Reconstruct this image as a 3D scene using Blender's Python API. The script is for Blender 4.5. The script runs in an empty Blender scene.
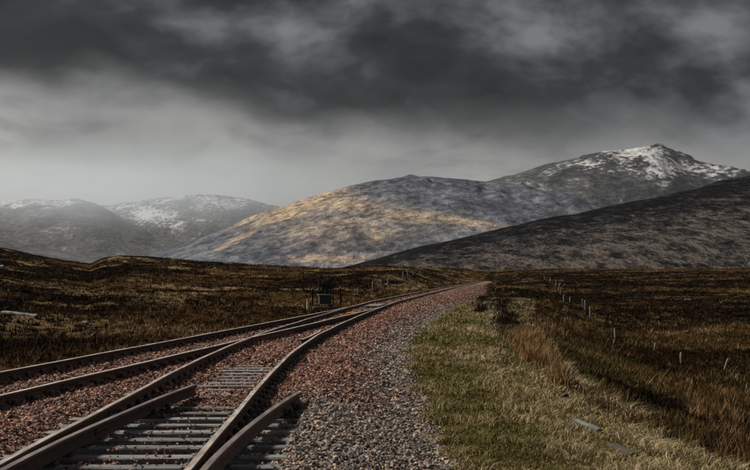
import bpy, math, random
import numpy as np
from mathutils import Vector, Matrix

R = math.radians
random.seed(7)
rng = np.random.default_rng(11)
scene = bpy.context.scene
COL = scene.collection

# ------------------------------------------------------------------ camera
F = 70 / 36 * 750            # focal length in photo pixels (750 wide)
CZ = 1.65                    # eye height above the sleeper tops
PITCH = math.atan(41 / F)
cam_d = bpy.data.cameras.new('camera')
cam = bpy.data.objects.new('camera', cam_d)
COL.objects.link(cam)
cam.location = (0, 0, CZ)
cam.rotation_euler = (R(90) + PITCH, 0, 0)
cam_d.lens = 70
cam_d.sensor_width = 36
cam_d.clip_start = 0.1
cam_d.clip_end = 80000
scene.camera = cam

# ------------------------------------------------------------------ node helper
class NT:
    def __init__(s, nt):
        s.nt = nt
        nt.nodes.clear()
    def n(s, t, ins=None, **p):
        nd = s.nt.nodes.new(t)
        for k, v in p.items():
            setattr(nd, k, v)
        for k, v in (ins or {}).items():
            s.put(nd.inputs[k], v)
        return nd
    def put(s, sock, v):
        if isinstance(v, bpy.types.NodeSocket):
            s.nt.links.new(v, sock)
        else:
            sock.default_value = v
    def m(s, op, a, b=0.0, c=0.0, clamp=False):
        nd = s.nt.nodes.new('ShaderNodeMath')
        nd.operation = op
        nd.use_clamp = clamp
        for i, v in enumerate((a, b, c)):
            s.put(nd.inputs[i], v)
        return nd.outputs[0]
    def ss(s, x, a, b, lo=0.0, hi=1.0, kind='SMOOTHSTEP'):
        nd = s.nt.nodes.new('ShaderNodeMapRange')
        nd.interpolation_type = kind
        for i, v in enumerate((x, a, b, lo, hi)):
            s.put(nd.inputs[i], v)
        return nd.outputs[0]
    def mix(s, f, a, b, blend='MIX'):
        nd = s.nt.nodes.new('ShaderNodeMix')
        nd.data_type = 'RGBA'
        nd.blend_type = blend
        s.put(nd.inputs[0], f)
        for i, v in ((6, a), (7, b)):
            if isinstance(v, (tuple, list)) and len(v) == 3:
                v = (*v, 1)
            s.put(nd.inputs[i], v)
        return nd.outputs[2]
    def ramp(s, f, stops, interp='LINEAR'):
        nd = s.nt.nodes.new('ShaderNodeValToRGB')
        nd.color_ramp.interpolation = interp
        el = nd.color_ramp.elements
        while len(el) < len(stops):
            el.new(0.5)
        for e, (p, c) in zip(el, stops):
            e.position = p
            e.color = (*c, 1) if len(c) == 3 else c
        s.put(nd.inputs[0], f)
        return nd.outputs[0]
    def noise(s, vec, scale, detail=4, rough=0.55, dist=0.0):
        nd = s.n('ShaderNodeTexNoise', {'Scale': scale, 'Detail': detail, 'Roughness': rough, 'Distortion': dist})
        s.put(nd.inputs['Vector'], vec)
        return nd.outputs['Fac']
    def mapping(s, vec, scale=(1, 1, 1), loc=(0, 0, 0), rot=(0, 0, 0)):
        nd = s.n('ShaderNodeMapping')
        s.put(nd.inputs['Vector'], vec)
        nd.inputs['Scale'].default_value = scale
        nd.inputs['Location'].default_value = loc
        nd.inputs['Rotation'].default_value = rot
        return nd.outputs[0]
    def attr(s, name):
        return s.n('ShaderNodeAttribute', attribute_name=name).outputs['Fac']

def material(name):
    mt = bpy.data.materials.new(name)
    mt.use_nodes = True
    t = NT(mt.node_tree)
    b = t.n('ShaderNodeBsdfPrincipled', {'Roughness': 0.9, 'Specular IOR Level': 0.25})
    o = t.n('ShaderNodeOutputMaterial', {'Surface': b.outputs[0]})
    return mt, t, b

# ------------------------------------------------------------------ sun and sky
SUN_EL, SUN_AZ = 38, 292      # compass-style azimuth, clockwise from +Y
sd = Vector((math.sin(R(SUN_AZ)) * math.cos(R(SUN_EL)), math.cos(R(SUN_AZ)) * math.cos(R(SUN_EL)), math.sin(R(SUN_EL))))
sun_d = bpy.data.lights.new('sun', 'SUN')
sun_d.energy = 5.0
sun_d.angle = R(8)
sun_d.color = (1.0, 0.91, 0.79)
sun = bpy.data.objects.new('sun', sun_d)
COL.objects.link(sun)
sun.rotation_euler = (-sd).to_track_quat('-Z', 'Y').to_euler()
sun.location = (0, 0, 50)

world = bpy.data.worlds.new('World')
scene.world = world
world.use_nodes = True
w = NT(world.node_tree)
sky = w.n('ShaderNodeTexSky', sky_type='NISHITA', sun_disc=False, sun_elevation=R(SUN_EL), sun_rotation=R(SUN_AZ))
tc = w.n('ShaderNodeTexCoord').outputs['Generated']
sx = w.n('ShaderNodeSeparateXYZ', {0: tc})
x_, y_, z_ = sx.outputs
el_ = w.m('ARCSINE', z_)
# cloud bank: billowed noise in direction space, flattened towards the horizon
v1 = w.mapping(tc, scale=(1, 1, 2.0), loc=(3.1, 1.7, 0.4), rot=(0, R(8), 0))
big = w.noise(v1, 4.2, 6, 0.5, 0.1)
v2 = w.mapping(tc, scale=(1, 1, 1.7), loc=(0.8, 5.2, 2.6), rot=(0, R(10), 0))
mid = w.noise(v2, 8.0, 7, 0.5, 0.2)
fine = w.noise(v2, 24.0, 7, 0.56, 0.25)
puff = w.n('ShaderNodeTexVoronoi', {'Vector': w.n('ShaderNodeVectorMath', {0: v2, 1: w.n('ShaderNodeVectorMath', {0: w.n('ShaderNodeTexNoise', {'Vector': v2, 'Scale': 14.0, 'Detail': 5.0}).outputs['Color'], 'Scale': 0.09}, operation='SCALE').outputs[0]}, operation='ADD').outputs[0], 'Scale': 15.0, 'Smoothness': 0.8}, feature='SMOOTH_F1').outputs['Distance']
edge = w.m('ADD', el_, w.m('MULTIPLY', w.m('SUBTRACT', big, 0.5), 0.09))
edge = w.m('ADD', edge, w.m('MULTIPLY', w.m('SUBTRACT', mid, 0.5), 0.06))
edge = w.m('ADD', edge, w.m('MULTIPLY', w.m('SUBTRACT', fine, 0.5), 0.022))
edge = w.m('SUBTRACT', edge, w.m('MULTIPLY', w.m('SUBTRACT', puff, 0.4), 0.016))
thr = w.m('SUBTRACT', 0.107, w.m('MULTIPLY', x_, 0.075))
cover = w.ss(w.m('SUBTRACT', edge, thr), -0.026, 0.018)
tone = w.m('ADD', w.m('MULTIPLY', mid, 0.62), w.m('MULTIPLY', fine, 0.38))
tone = w.m('ADD', tone, w.m('MULTIPLY', w.m('SUBTRACT', 0.42, puff), 0.20))
tone = w.m('ADD', tone, w.m('MULTIPLY', x_, 0.34))
tone = w.m('ADD', tone, w.m('MULTIPLY', w.ss(el_, 0.2, 0.9), 0.12))
dark = w.ramp(tone, [(0.40, (0.003, 0.0032, 0.0037)), (0.49, (0.014, 0.0147, 0.016)), (0.57, (0.048, 0.0495, 0.053)), (0.68, (0.125, 0.128, 0.133))])
lt = w.m('ADD', w.m('MULTIPLY', big, 0.35), w.m('MULTIPLY', mid, 0.3))
lt = w.m('SUBTRACT', lt, w.m('MULTIPLY', x_, 0.16))
shaft = w.noise(w.mapping(tc, scale=(1, 1, 0.3), rot=(0, R(25), 0)), 16.0, 5, 0.55)
lt = w.m('ADD', lt, w.m('MULTIPLY', w.m('SUBTRACT', shaft, 0.5), 0.16))
lt = w.m('ADD', lt, w.m('MULTIPLY', w.m('SUBTRACT', fine, 0.5), 0.10))
light = w.ramp(lt, [(0.18, (0.12, 0.123, 0.123)), (0.33, (0.225, 0.228, 0.220)), (0.48, (0.33, 0.332, 0.318))])
wisp = w.noise(w.mapping(tc, scale=(1, 1, 2.6), loc=(1.3, 0.2, 4.0), rot=(0, R(12), 0)), 11.0, 7, 0.56, 0.4)
w_el = w.ss(w.m('SUBTRACT', el_, thr), -0.075, 0.0)
wc = w.m('MULTIPLY', w.ss(wisp, 0.45, 0.66), w_el)
light = w.mix(w.m('MULTIPLY', wc, 0.7), light, (0.085, 0.087, 0.089))
clouds = w.mix(cover, light, dark)
skyc = w.mix(1.0, sky.outputs[0], (0.07, 0.07, 0.07), 'MULTIPLY')
total = w.mix(0.985, skyc, clouds)
bg = w.n('ShaderNodeBackground', {'Color': total, 'Strength': 1.0})
w.n('ShaderNodeOutputWorld', {'Surface': bg.outputs[0]})

scene.view_settings.view_transform = 'Standard'
scene.view_settings.look = 'None'
scene.view_settings.gamma = 1
scene.view_settings.exposure = 0.5
scene.view_settings.use_curve_mapping = False
scene.cycles.use_denoising = True
scene.cycles.max_bounces = 6
scene.cycles.volume_bounces = 1

# ------------------------------------------------------------------ numpy noise
def _hash(ix, iy, seed):
    h = (ix.astype(np.int64) * 374761393 + iy.astype(np.int64) * 668265263 + seed * 982451653) & 0xFFFFFFFF
    h = ((h ^ (h >> 13)) * 1274126177) & 0xFFFFFFFF
    h = h ^ (h >> 16)
    return (h & 0xFFFF) / 65535.0
def vnoise(x, y, seed=0):
    x = np.asarray(x, float); y = np.asarray(y, float)
    x, y = np.broadcast_arrays(x, y)
    ix = np.floor(x); iy = np.floor(y)
    fx = x - ix; fy = y - iy
    fx = fx * fx * fx * (fx * (fx * 6 - 15) + 10); fy = fy * fy * fy * (fy * (fy * 6 - 15) + 10)
    a = _hash(ix, iy, seed); b = _hash(ix + 1, iy, seed)
    c = _hash(ix, iy + 1, seed); d = _hash(ix + 1, iy + 1, seed)
    return (a * (1 - fx) + b * fx) * (1 - fy) + (c * (1 - fx) + d * fx) * fy
def fbm(x, y, octaves=4, seed=0, gain=0.5):
    s = 0.0; amp = 1.0; tot = 0.0
    c, sn = math.cos(0.6), math.sin(0.6)
    for o in range(octaves):
        s = s + amp * vnoise(x, y, seed + o * 17)
        tot += amp
        amp *= gain
        x, y = (x * c - y * sn) * 2.03 + 13.7, (x * sn + y * c) * 2.03 + 5.1
    return s / tot
def sst(x, a, b):
    t = np.clip((x - a) / (b - a), 0, 1)
    return t * t * (3 - 2 * t)

# ------------------------------------------------------------------ track geometry
def smooth_curve(pts, sig=4.0):
    p = np.array(pts)
    ys = np.arange(-30, 720, 0.25)
    xs = np.interp(ys, p[:, 0], p[:, 1])
    k = np.arange(-int(3 * sig / .25), int(3 * sig / .25) + 1)
    g = np.exp(-0.5 * (k * .25 / sig) ** 2); g /= g.sum()
    pad = len(k) // 2
    left = xs[0] - (xs[1] - xs[0]) * np.arange(pad, 0, -1)
    right = xs[-1] + (xs[-1] - xs[-2]) * np.arange(1, pad + 1)
    xs = np.convolve(np.concatenate([left, xs, right]), g, 'valid')
    return ys, xs
_y4, _x4 = smooth_curve([(-30, -0.93), (5, -1.34), (11, -1.41), (18, -1.53), (24, -1.62), (30, -1.62), (37, -1.44), (48, -0.90),
                         (56, -0.47), (70, 0.36), (85, 1.32), (115, 3.85), (204, 11.6), (530, 41.0), (720, 58.2)], 4.5)
GA = 1.505
def r4(y): return np.interp(y, _y4, _x4)
def r3(y): return r4(y) - GA
TOE = 69.0
def _left(y): return -5.72 + 0.098 * (y - 22)
_lp = [(v, _left(v)) for v in (-30, 0, 20, 40, 55)] + [(v, float(r3(v))) for v in (TOE, 80, 100, 140, 204, 530, 720)]
_y1, _x1 = smooth_curve(_lp, 3.0)
def r1(y):
    return np.where(np.asarray(y) > TOE - 1, r3(y), np.minimum(np.interp(y, _y1, _x1), r3(y)))
def r2(y): return np.minimum(r1(y) + GA, r4(y))

def sw(y):
    y = np.asarray(y, float)
    return 0.028 * np.clip(y - 45, 0, 85) * (1 - 0.8 * sst(y, 120, 300))     # the ballast shoulder widens away from the points

# ------------------------------------------------------------------ terrain height
_sk = np.array([(-400, 244), (-100, 246), (0, 250), (30, 256), (60, 261), (90, 265), (104, 259), (120, 257), (150, 257.5), (200, 262), (260, 265), (330, 268),
                (370, 265.5), (420, 267), (460, 268), (480, 270), (495, 271), (510, 269), (560, 268.5), (650, 269), (750, 268), (900, 266), (1200, 266)])
def terrain(X, Y):
    X = np.asarray(X, float); Y = np.asarray(Y, float)
    r = np.hypot(X, Y) + 1e-6
    yy = np.clip(Y, -29, 719)
    d4 = X - r4(yy)
    dl = r1(yy) - X
    px = 375 + F * X / np.maximum(Y, 0.35 * r)
    ysk = np.interp(px, _sk[:, 0], _sk[:, 1])
    right = sst(px, 395, 455)
    rc = 420 + 260 * right
    rc = rc * (0.93 + 0.14 * vnoise(px / 60, 0.5, 91))
    zs = CZ + (276 - ysk) / F * rc
    # near level left / right of the line
    side = sst(d4, -2, 8)
    znear = -0.22 * (1 - side) - 2.05 * side * (1 - 0.45 * sst(Y, 100, 330)) - 0.22 * side
    t = np.clip((r - 45) / (rc - 45), 0, 1)
    tp = t ** (1.15 + 0.5 * right)
    z = znear + (zs - znear) * tp
    over = np.clip(r - rc, 0, None)
    z = z - 0.022 * over * sst(over, 0, 150)
    z = np.maximum(z, -9)
    # bumps
    off = np.clip(np.minimum(np.abs(d4), np.abs(dl)), 0, None)
    inside = (d4 < 0) & (dl < 0)
    off = np.where(inside, 0, off)
    amp = sst(off, 2.5, 9)
    b = (fbm(X / 34, Y / 60, 3, 3) - 0.5) * 1.5 * sst(off, 6, 40) * (1 - 0.5 * right)
    b += (fbm(X / 7, Y / 11, 3, 9) - 0.5) * (0.75 - 0.35 * side) * amp
    b += (fbm(X / 1.3, Y / 1.6, 2, 21) - 0.5) * 0.30 * amp * (1 - 0.85 * sst(r, 30, 80)) * (1 - 0.4 * side)
    z = z + b * np.where(r < 1200, 1, 0)
    # corridor: ballasted formation, grass verge, bank down to the bog
    d4 = d4 - sw(yy)
    ve = 3.5 + 0.4 * sst(Y, 20, 45) - 0.0 * sst(Y, 60, 130) + np.clip(Y, 0, 130) * 0.017 + (fbm(Y / 7, X * 0 + 3, 2, 33) - 0.5) * 0.9
    vb = (fbm(X / .9, Y / 1.1, 3, 41) - 0.5) * 0.12
    zform = -0.42
    zver = -0.19 - 0.03 * np.clip(d4 - 2.2, 0, 6) + vb * sst(d4, 1.9, 2.8)
    d4 = X - r4(yy)
    dsh = np.where(d4 > 0.9, d4 - sw(yy), d4)
    zr = zform + (zver - zform) * sst(dsh, 1.5, 2.3)
    d4 = dsh
    zr = zr + (z - zr) * sst(d4, ve - 0.5, ve + 8.0)
    zl = zform + (-0.14 + vb - zform) * sst(dl, 0.9, 1.7)
    zl = zl + (z - zl) * sst(dl, 1.8, 6.5 + 0.03 * np.clip(Y - 70, 0, 400))
    out = np.where(X - r4(yy) > 0.5, zr, np.where(dl > 0.2, zl, zform))
    far = sst(Y, 420, 560)
    return np.where((Y > 719) | (Y < -29), z, out * (1 - far) + z * far)

def ray(px, py, iters=1):
    """pixel -> point where the view ray meets the ground"""
    px = np.atleast_1d(np.asarray(px, float)); py = np.atleast_1d(np.asarray(py, float))
    dx = (px - 375) / F; up = (235 - py) / F
    c, s = math.cos(PITCH), math.sin(PITCH)
    dy = c - up * s; dz = s + up * c
    rs = np.concatenate([np.arange(8, 60, 0.25), 60 * 1.006 ** np.arange(0, 430)])
    hitr = np.full(px.shape, rs[-1])
    done = np.zeros(px.shape, bool)
    for q in rs:
        h = (CZ + dz * q) < terrain(dx * q, dy * q)
        new = h & ~done
        hitr[new] = q
        done |= h
        if done.all():
            break
    X = dx * hitr; Y = dy * hitr
    return X, Y, terrain(X, Y), done

# vegetation masks shared by the ground and by what grows on it
def veg(X, Y):
    X = np.asarray(X, float); Y = np.asarray(Y, float)
    yy = np.clip(Y, -29, 719)
    d4 = X - r4(yy); dl = r1(yy) - X
    h = 0.03 * (1 - sst(375 + F * X / np.maximum(Y, 1), 60, 260)) + fbm(X / 20 + 4, Y / 30, 4, 55) * 0.72 + fbm(X / 3, Y / 5, 3, 57) * 0.28
    right = sst(d4, 0, 10)
    lowbog = right * (1 - sst(Y, 70, 120))
    heath = sst(h + 0.028 * (1 - right) - 0.05 * lowbog + 0.025 * right * sst(Y, 90, 140), 0.43, 0.56)
    dv = d4 - sw(yy)
    verge = sst(dv, 1.6, 2.4) * (1 - sst(dv + 2.0 * (fbm(X / 1.2, Y / 2.4, 3, 35) - .5), 3.6, 5.8)) * (1 - 0.7 * sst(Y, 60, 110))
    heath = heath * (1 - verge) * np.where(d4 < 0, 0.25 + 0.75 * sst(dl + 3 * (fbm(X / 2, Y / 3, 2, 59) - .5), 3.5, 9), 1)
    px = 375 + F * X / np.maximum(Y, 1)
    green = 0.85 * verge * (0.15 + 0.85 * sst(fbm(X / 1.3, Y / 4, 3, 61) - 0.05 * (dv - 3), 0.42, 0.60)) * (1 - 0.6 * sst(Y, 60, 120))
    green = np.maximum(green, 0.75 * np.exp(-(((X - 25) / 7.5) ** 2 + ((Y - 86) / 12) ** 2) ** 2))
    green = np.maximum(green, 0.7 * np.exp(-(((X - 9) / 3.5) ** 2 + ((Y - 50) / 7) ** 2)) * sst(fbm(X / 1.5, Y / 2, 3, 63), 0.35, 0.6))
    heath = heath * (1 - sst(green, .3, .7))
    # straw-coloured flat left of the line where the grass is cropped
    st = np.exp(-(((px - 425) / 42) ** 2 + ((Y - 190) / 60) ** 2) ** 2) * sst(dl, 1.5, 4)
    pt = sst(fbm(X / 7 + 2, Y / 11, 3, 66), 0.58, 0.68) * 0.75 * sst(Y, 35, 60) * (1 - 0.6 * right)
    st = np.maximum(st, pt * (d4 < 0) + pt * 0.8 * (d4 > 9) * sst(Y, 60, 90))
    heath = heath * (1 - st)
    global BOG
    BOG = np.clip(lowbog + 0.35 * right, 0, 1) * (1 - verge)
    return heath, green, verge, st

# ------------------------------------------------------------------ mesh helpers
def link(o, parent=None):
    COL.objects.link(o)
    if parent is not None:
        o.parent = parent
    return o
def tag(o, label=None, cat=None, group=None, kind=None):
    if label: o['label'] = label
    if cat: o['category'] = cat
    if group: o['group'] = group
    if kind: o['kind'] = kind
    return o
def empty(name, loc=(0, 0, 0), rz=0.0):
    o = bpy.data.objects.new(name, None)
    o.empty_display_size = 0.2
    o.location = loc
    o.rotation_euler = (0, 0, rz)
    return link(o)
def np_mesh(name, verts, faces, mat, attrs=None, smooth=True):
    """faces: (n,3) or (n,4) int array"""
    me = bpy.data.meshes.new(name)
    verts = np.ascontiguousarray(verts, np.float32); faces = np.ascontiguousarray(faces, np.int32)
    k = faces.shape[1]
    me.vertices.add(len(verts)); me.vertices.foreach_set('co', verts.ravel())
    me.loops.add(faces.size); me.loops.foreach_set('vertex_index', faces.ravel())
    me.polygons.add(len(faces))
    me.polygons.foreach_set('loop_start', np.arange(0, faces.size, k, dtype=np.int32))
    me.polygons.foreach_set('loop_total', np.full(len(faces), k, np.int32))
    me.polygons.foreach_set('use_smooth', np.full(len(faces), smooth))
    for an, av in (attrs or {}).items():
        a = me.attributes.new(an, 'FLOAT', 'POINT')
        a.data.foreach_set('value', np.ascontiguousarray(av, np.float32))
    me.update()
    me.validate()
    me.materials.append(mat)
    return me
def grid_faces(nr, nc, wrap=False):
    i = np.arange(nr - 1)[:, None]
    j = np.arange(nc if wrap else nc - 1)[None, :]
    j2 = (j + 1) % nc
    f = np.stack([i * nc + j, i * nc + j2, (i + 1) * nc + j2, (i + 1) * nc + j], -1)
    return f.reshape(-1, 4)

class MB:
    """collects boxes / prisms / tubes and builds ONE mesh object"""
    def __init__(s): s.v = []; s.f = []; s.mi = []
    def add(s, vs, fs, mi=0):
        o = len(s.v)
        s.v += [tuple(p) for p in vs]
        s.f += [tuple(o + i for i in f) for f in fs]
        s.mi += [mi] * len(fs)
        return s
    def box(s, x0, x1, y0, y1, z0, z1, bev=0.0, mi=0, M=None):
        b = bev
        if b <= 0:
            vs = [(x, y, z) for z in (z0, z1) for y in (y0, y1) for x in (x0, x1)]
            fs = [(0, 2, 3, 1), (4, 5, 7, 6), (0, 1, 5, 4), (2, 6, 7, 3), (0, 4, 6, 2), (1, 3, 7, 5)]
        else:
            ring = lambda q, z: [(x0 + q, y0, z), (x1 - q, y0, z), (x1, y0 + q, z), (x1, y1 - q, z), (x1 - q, y1, z), (x0 + q, y1, z), (x0, y1 - q, z), (x0, y0 + q, z)]
            r0 = ring(b, z0); r1_ = ring(b, z1 - b)
            r2_ = [(min(max(x, x0 + b), x1 - b), min(max(y, y0 + b), y1 - b), z1) for x, y, z in ring(b, z1)]
            r2_ = [r2_[0], r2_[1], r2_[3], r2_[5]] if False else [(x0 + b, y0 + b, z1), (x1 - b, y0 + b, z1), (x1 - b, y1 - b, z1), (x0 + b, y1 - b, z1)]
            vs = r0 + r1_ + r2_
            fs = [tuple(range(7, -1, -1))] + [(i, (i + 1) % 8, 8 + (i + 1) % 8, 8 + i) for i in range(8)]
            fs += [(8, 9, 17, 16), (9, 10, 17), (10, 11, 18, 17), (11, 12, 18), (12, 13, 19, 18), (13, 14, 19), (14, 15, 16, 19), (15, 8, 16), (16, 17, 18, 19)]
        if M is not None:
            vs = [M @ Vector(p) for p in vs]
        return s.add(vs, fs, mi)
    def tube(s, p0, p1, r0, r1_=None, n=8, mi=0):
        r1_ = r0 if r1_ is None else r1_
        p0 = Vector(p0); p1 = Vector(p1); d = (p1 - p0).normalized()
        a = d.orthogonal().normalized(); b = d.cross(a)
        vs = []
        for p, q in ((p0, r0), (p1, r1_)):
            vs += [p + a * math.cos(2 * math.pi * i / n) * q + b * math.sin(2 * math.pi * i / n) * q for i in range(n)]
        fs = [(i, (i + 1) % n, n + (i + 1) % n, n + i) for i in range(n)] + [tuple(range(n - 1, -1, -1)), tuple(range(n, 2 * n))]
        return s.add(vs, fs, mi)
    def mesh(s, name, mats, smooth=False):
        me = bpy.data.meshes.new(name)
        me.from_pydata(s.v, [], s.f)
        for mt in (mats if isinstance(mats, (list, tuple)) else [mats]):
            me.materials.append(mt)
        me.polygons.foreach_set('material_index', s.mi)
        me.polygons.foreach_set('use_smooth', [smooth] * len(s.f))
        me.update()
        return me
    def build(s, name, mats, parent=None, smooth=False):
        return link(bpy.data.objects.new(name, s.mesh(name, mats, smooth)), parent)

# ------------------------------------------------------------------ materials
def ground_mat():
    mt, t, b = material('moor_ground')
    b.inputs['Specular IOR Level'].default_value = 0.0
    co = t.n('ShaderNodeNewGeometry').outputs['Position']
    n1 = t.noise(t.mapping(co, (1, 0.45, 1)), 0.35, 6, 0.65)
    n2 = t.noise(co, 3.2, 5, 0.65)
    n3 = t.noise(t.mapping(co, (1, 0.25, 1)), 0.055, 5, 0.6)
    n4 = t.noise(co, 26, 4, 0.7)
    n2 = t.m('ADD', t.m('MULTIPLY', n2, 0.6), t.m('MULTIPLY', n4, 0.4))
    hm = t.ss(t.m('ADD', t.attr('heather'), t.m('MULTIPLY', t.m('SUBTRACT', n1, 0.5), 1.5)), 0.35, 0.62)
    straw = t.ramp(n2, [(0.35, (0.012, 0.0072, 0.0035)), (0.5, (0.042, 0.0235, 0.0095)), (0.66, (0.13, 0.078, 0.034))])
    straw = t.mix(t.m('MULTIPLY', t.attr('bog'), 0.8), straw, t.ramp(n2, [(0.35, (0.010, 0.0092, 0.0036)), (0.5, (0.036, 0.031, 0.011)), (0.66, (0.088, 0.070, 0.028))]))
    heath = t.ramp(n2, [(0.35, (0.005, 0.0037, 0.0028)), (0.52, (0.013, 0.0085, 0.0055)), (0.7, (0.045, 0.026, 0.013))])
    c = t.mix(hm, straw, heath)
    c = t.mix(t.ss(n3, 0.54, 0.68, 0, 0.55), c, (0.085, 0.045, 0.02))
    grn = t.ramp(n2, [(0.35, (0.024, 0.022, 0.007)), (0.52, (0.075, 0.068, 0.022)), (0.68, (0.15, 0.12, 0.055))])
    c = t.mix(t.m('MULTIPLY', t.attr('green'), 0.9), c, grn)
    dry = t.ramp(n2, [(0.35, (0.03, 0.022, 0.010)), (0.52, (0.095, 0.07, 0.034)), (0.68, (0.20, 0.15, 0.085))])
    c = t.mix(t.m('MULTIPLY', t.m('MULTIPLY', t.attr('verge'), t.m('SUBTRACT', 1.0, t.attr('green'))), 0.9), c, dry)
    pale = t.ramp(n2, [(0.3, (0.12, 0.085, 0.045)), (0.7, (0.33, 0.25, 0.14))])
    c = t.mix(t.m('MULTIPLY', t.attr('straw'), 0.8), c, pale)
    t.put(b.inputs['Base Color'], c)
    bp = t.n('ShaderNodeBump', {'Strength': 1.0, 'Distance': 0.14, 'Height': n2})
    t.put(b.inputs['Normal'], bp.outputs[0])
    return mt
def plant_mat(name, stops, rough=0.85, transl=0.15):
    mt, t, b = material(name)
    c = t.ramp(t.attr('rnd'), stops)
    t.put(b.inputs['Base Color'], c)
    b.inputs['Roughness'].default_value = rough
    b.inputs['Specular IOR Level'].default_value = 0.03
    return mt
def stone_mat(name, sheet=False):
    mt, t, b = material(name)
    co = t.n('ShaderNodeNewGeometry').outputs['Position']
    nz = t.noise(co, 28, 5, 0.7)
    if sheet:
        vo = t.n('ShaderNodeTexVoronoi', {'Vector': co, 'Scale': 17.0})
        sp = t.n('ShaderNodeSeparateColor', {0: vo.outputs['Color']})
        f = t.m('ADD', t.m('MULTIPLY', sp.outputs[0], 0.55), t.m('MULTIPLY', t.noise(co, 1.7, 4, 0.7), 0.35))
    else:
        f = t.m('ADD', t.m('MULTIPLY', t.attr('rnd'), 0.85), t.m('MULTIPLY', t.m('SUBTRACT', nz, 0.35), 0.5))
    red = t.ramp(f, [(0.05, (0.012, 0.007, 0.006)), (0.4, (0.112, 0.047, 0.033)), (0.7, (0.24, 0.107, 0.071)), (1.0, (0.46, 0.28, 0.20))])
    gry = t.ramp(f, [(0.05, (0.016, 0.017, 0.019)), (0.4, (0.118, 0.106, 0.101)), (0.7, (0.26, 0.22, 0.19)), (0.86, (0.36, 0.25, 0.18)), (1.0, (0.55, 0.51, 0.47))])
    c = t.mix(t.attr('red'), gry, red)
    t.put(b.inputs['Base Color'], c)
    b.inputs['Roughness'].default_value = 0.8
    bp = t.n('ShaderNodeBump', {'Strength': 0.7, 'Distance': 0.01, 'Height': nz})
    if sheet:
        bp.inputs['Distance'].default_value = 0.05
        bp.inputs['Strength'].default_value = 1.0
        t.put(bp.inputs['Height'], t.m('SUBTRACT', 0.6, vo.outputs['Distance']))
    t.put(b.inputs['Normal'], bp.outputs[0])
    return mt
def noisy_mat(name, stops, scale, stretch=(1, 1, 1), rough=0.85, spec=0.2, bump=0.3, dist=0.004, metal=0.0, detail=6):
    mt, t, b = material(name)
    co = t.n('ShaderNodeTexCoord').outputs['Object']
    oi = t.n('ShaderNodeObjectInfo').outputs['Random']
    vec = t.n('ShaderNodeVectorMath', {0: co, 1: t.n('ShaderNodeCombineXYZ', {0: t.m('MULTIPLY', oi, 37.0), 1: t.m('MULTIPLY', oi, 11.0)}).outputs[0]}, operation='ADD').outputs[0]
    nz = t.noise(t.mapping(vec, stretch), scale, detail, 0.65)
    f = t.m('ADD', nz, t.m('MULTIPLY', t.m('SUBTRACT', oi, 0.5), 0.16))
    t.put(b.inputs['Base Color'], t.ramp(f, stops))
    b.inputs['Roughness'].default_value = rough
    b.inputs['Specular IOR Level'].default_value = spec
    b.inputs['Metallic'].default_value = metal
    bp = t.n('ShaderNodeBump', {'Strength': bump, 'Distance': dist, 'Height': nz})
    t.put(b.inputs['Normal'], bp.outputs[0])
    return mt
M_ground = ground_mat()
M_bed = stone_mat('ballast_bed', True)
M_stone = stone_mat('ballast_stone')
M_heather = plant_mat('heather', [(0.0, (0.004, 0.0032, 0.0026)), (0.45, (0.012, 0.0078, 0.005)), (0.75, (0.034, 0.02, 0.010)), (1.0, (0.085, 0.05, 0.024))])
M_straw = plant_mat('moor_grass', [(0.0, (0.010, 0.006, 0.003)), (0.3, (0.030, 0.017, 0.007)), (0.55, (0.075, 0.042, 0.017)), (0.8, (0.17, 0.105, 0.048)), (1.0, (0.34, 0.25, 0.14))])
M_verge = plant_mat('verge_grass', [(0.0, (0.058, 0.060, 0.017)), (0.3, (0.165, 0.150, 0.048)), (0.55, (0.235, 0.188, 0.098)), (0.8, (0.33, 0.255, 0.16)), (1.0, (0.52, 0.44, 0.32))])
M_rush = plant_mat('rushes', [(0.0, (0.028, 0.018, 0.008)), (0.35, (0.085, 0.052, 0.022)), (0.75, (0.21, 0.125, 0.054)), (1.0, (0.33, 0.22, 0.11))])
M_rust = noisy_mat('rusted_rail_side', [(0.25, (0.016, 0.011, 0.009)), (0.5, (0.050, 0.027, 0.019)), (0.75, (0.12, 0.06, 0.036))], 13, rough=0.75, spec=0.3, bump=0.35)
def head_mat(name, a, b_, rough, metal):
    mt, t, b = material(name)
    co = t.n('ShaderNodeTexCoord').outputs['Object']
    nz = t.noise(t.mapping(co, (1, 0.12, 1)), 14, 5, 0.6)
    t.put(b.inputs['Base Color'], t.mix(t.ss(nz, 0.35, 0.7), a, b_))
    t.put(b.inputs['Roughness'], t.ss(nz, 0.3, 0.7, rough - 0.08, rough + 0.1))
    b.inputs['Metallic'].default_value = metal
    b.inputs['Specular IOR Level'].default_value = 0.4
    return mt
M_head = head_mat('dull_rail_head', (0.24, 0.20, 0.18), (0.44, 0.39, 0.355), 0.42, 0.12)
M_shine = head_mat('polished_rail_head', (0.42, 0.405, 0.39), (0.62, 0.60, 0.58), 0.34, 0.15)
M_spur = head_mat('purple_brown_rail_head', (0.10, 0.078, 0.078), (0.18, 0.15, 0.15), 0.5, 0.15)
M_sleeper = noisy_mat('weathered_sleeper', [(0.22, (0.03, 0.031, 0.033)), (0.42, (0.11, 0.113, 0.117)), (0.6, (0.19, 0.195, 0.20)), (0.8, (0.28, 0.275, 0.265))], 16, (0.09, 1, 1), rough=0.8, bump=0.8, dist=0.012)
M_chair = noisy_mat('cast_iron_chair', [(0.25, (0.010, 0.010, 0.011)), (0.55, (0.026, 0.025, 0.026)), (0.8, (0.055, 0.043, 0.037))], 14, rough=0.6, spec=0.4)
M_key = noisy_mat('oak_key', [(0.3, (0.035, 0.028, 0.022)), (0.7, (0.09, 0.072, 0.058))], 12, (1, .2, 1))
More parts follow.
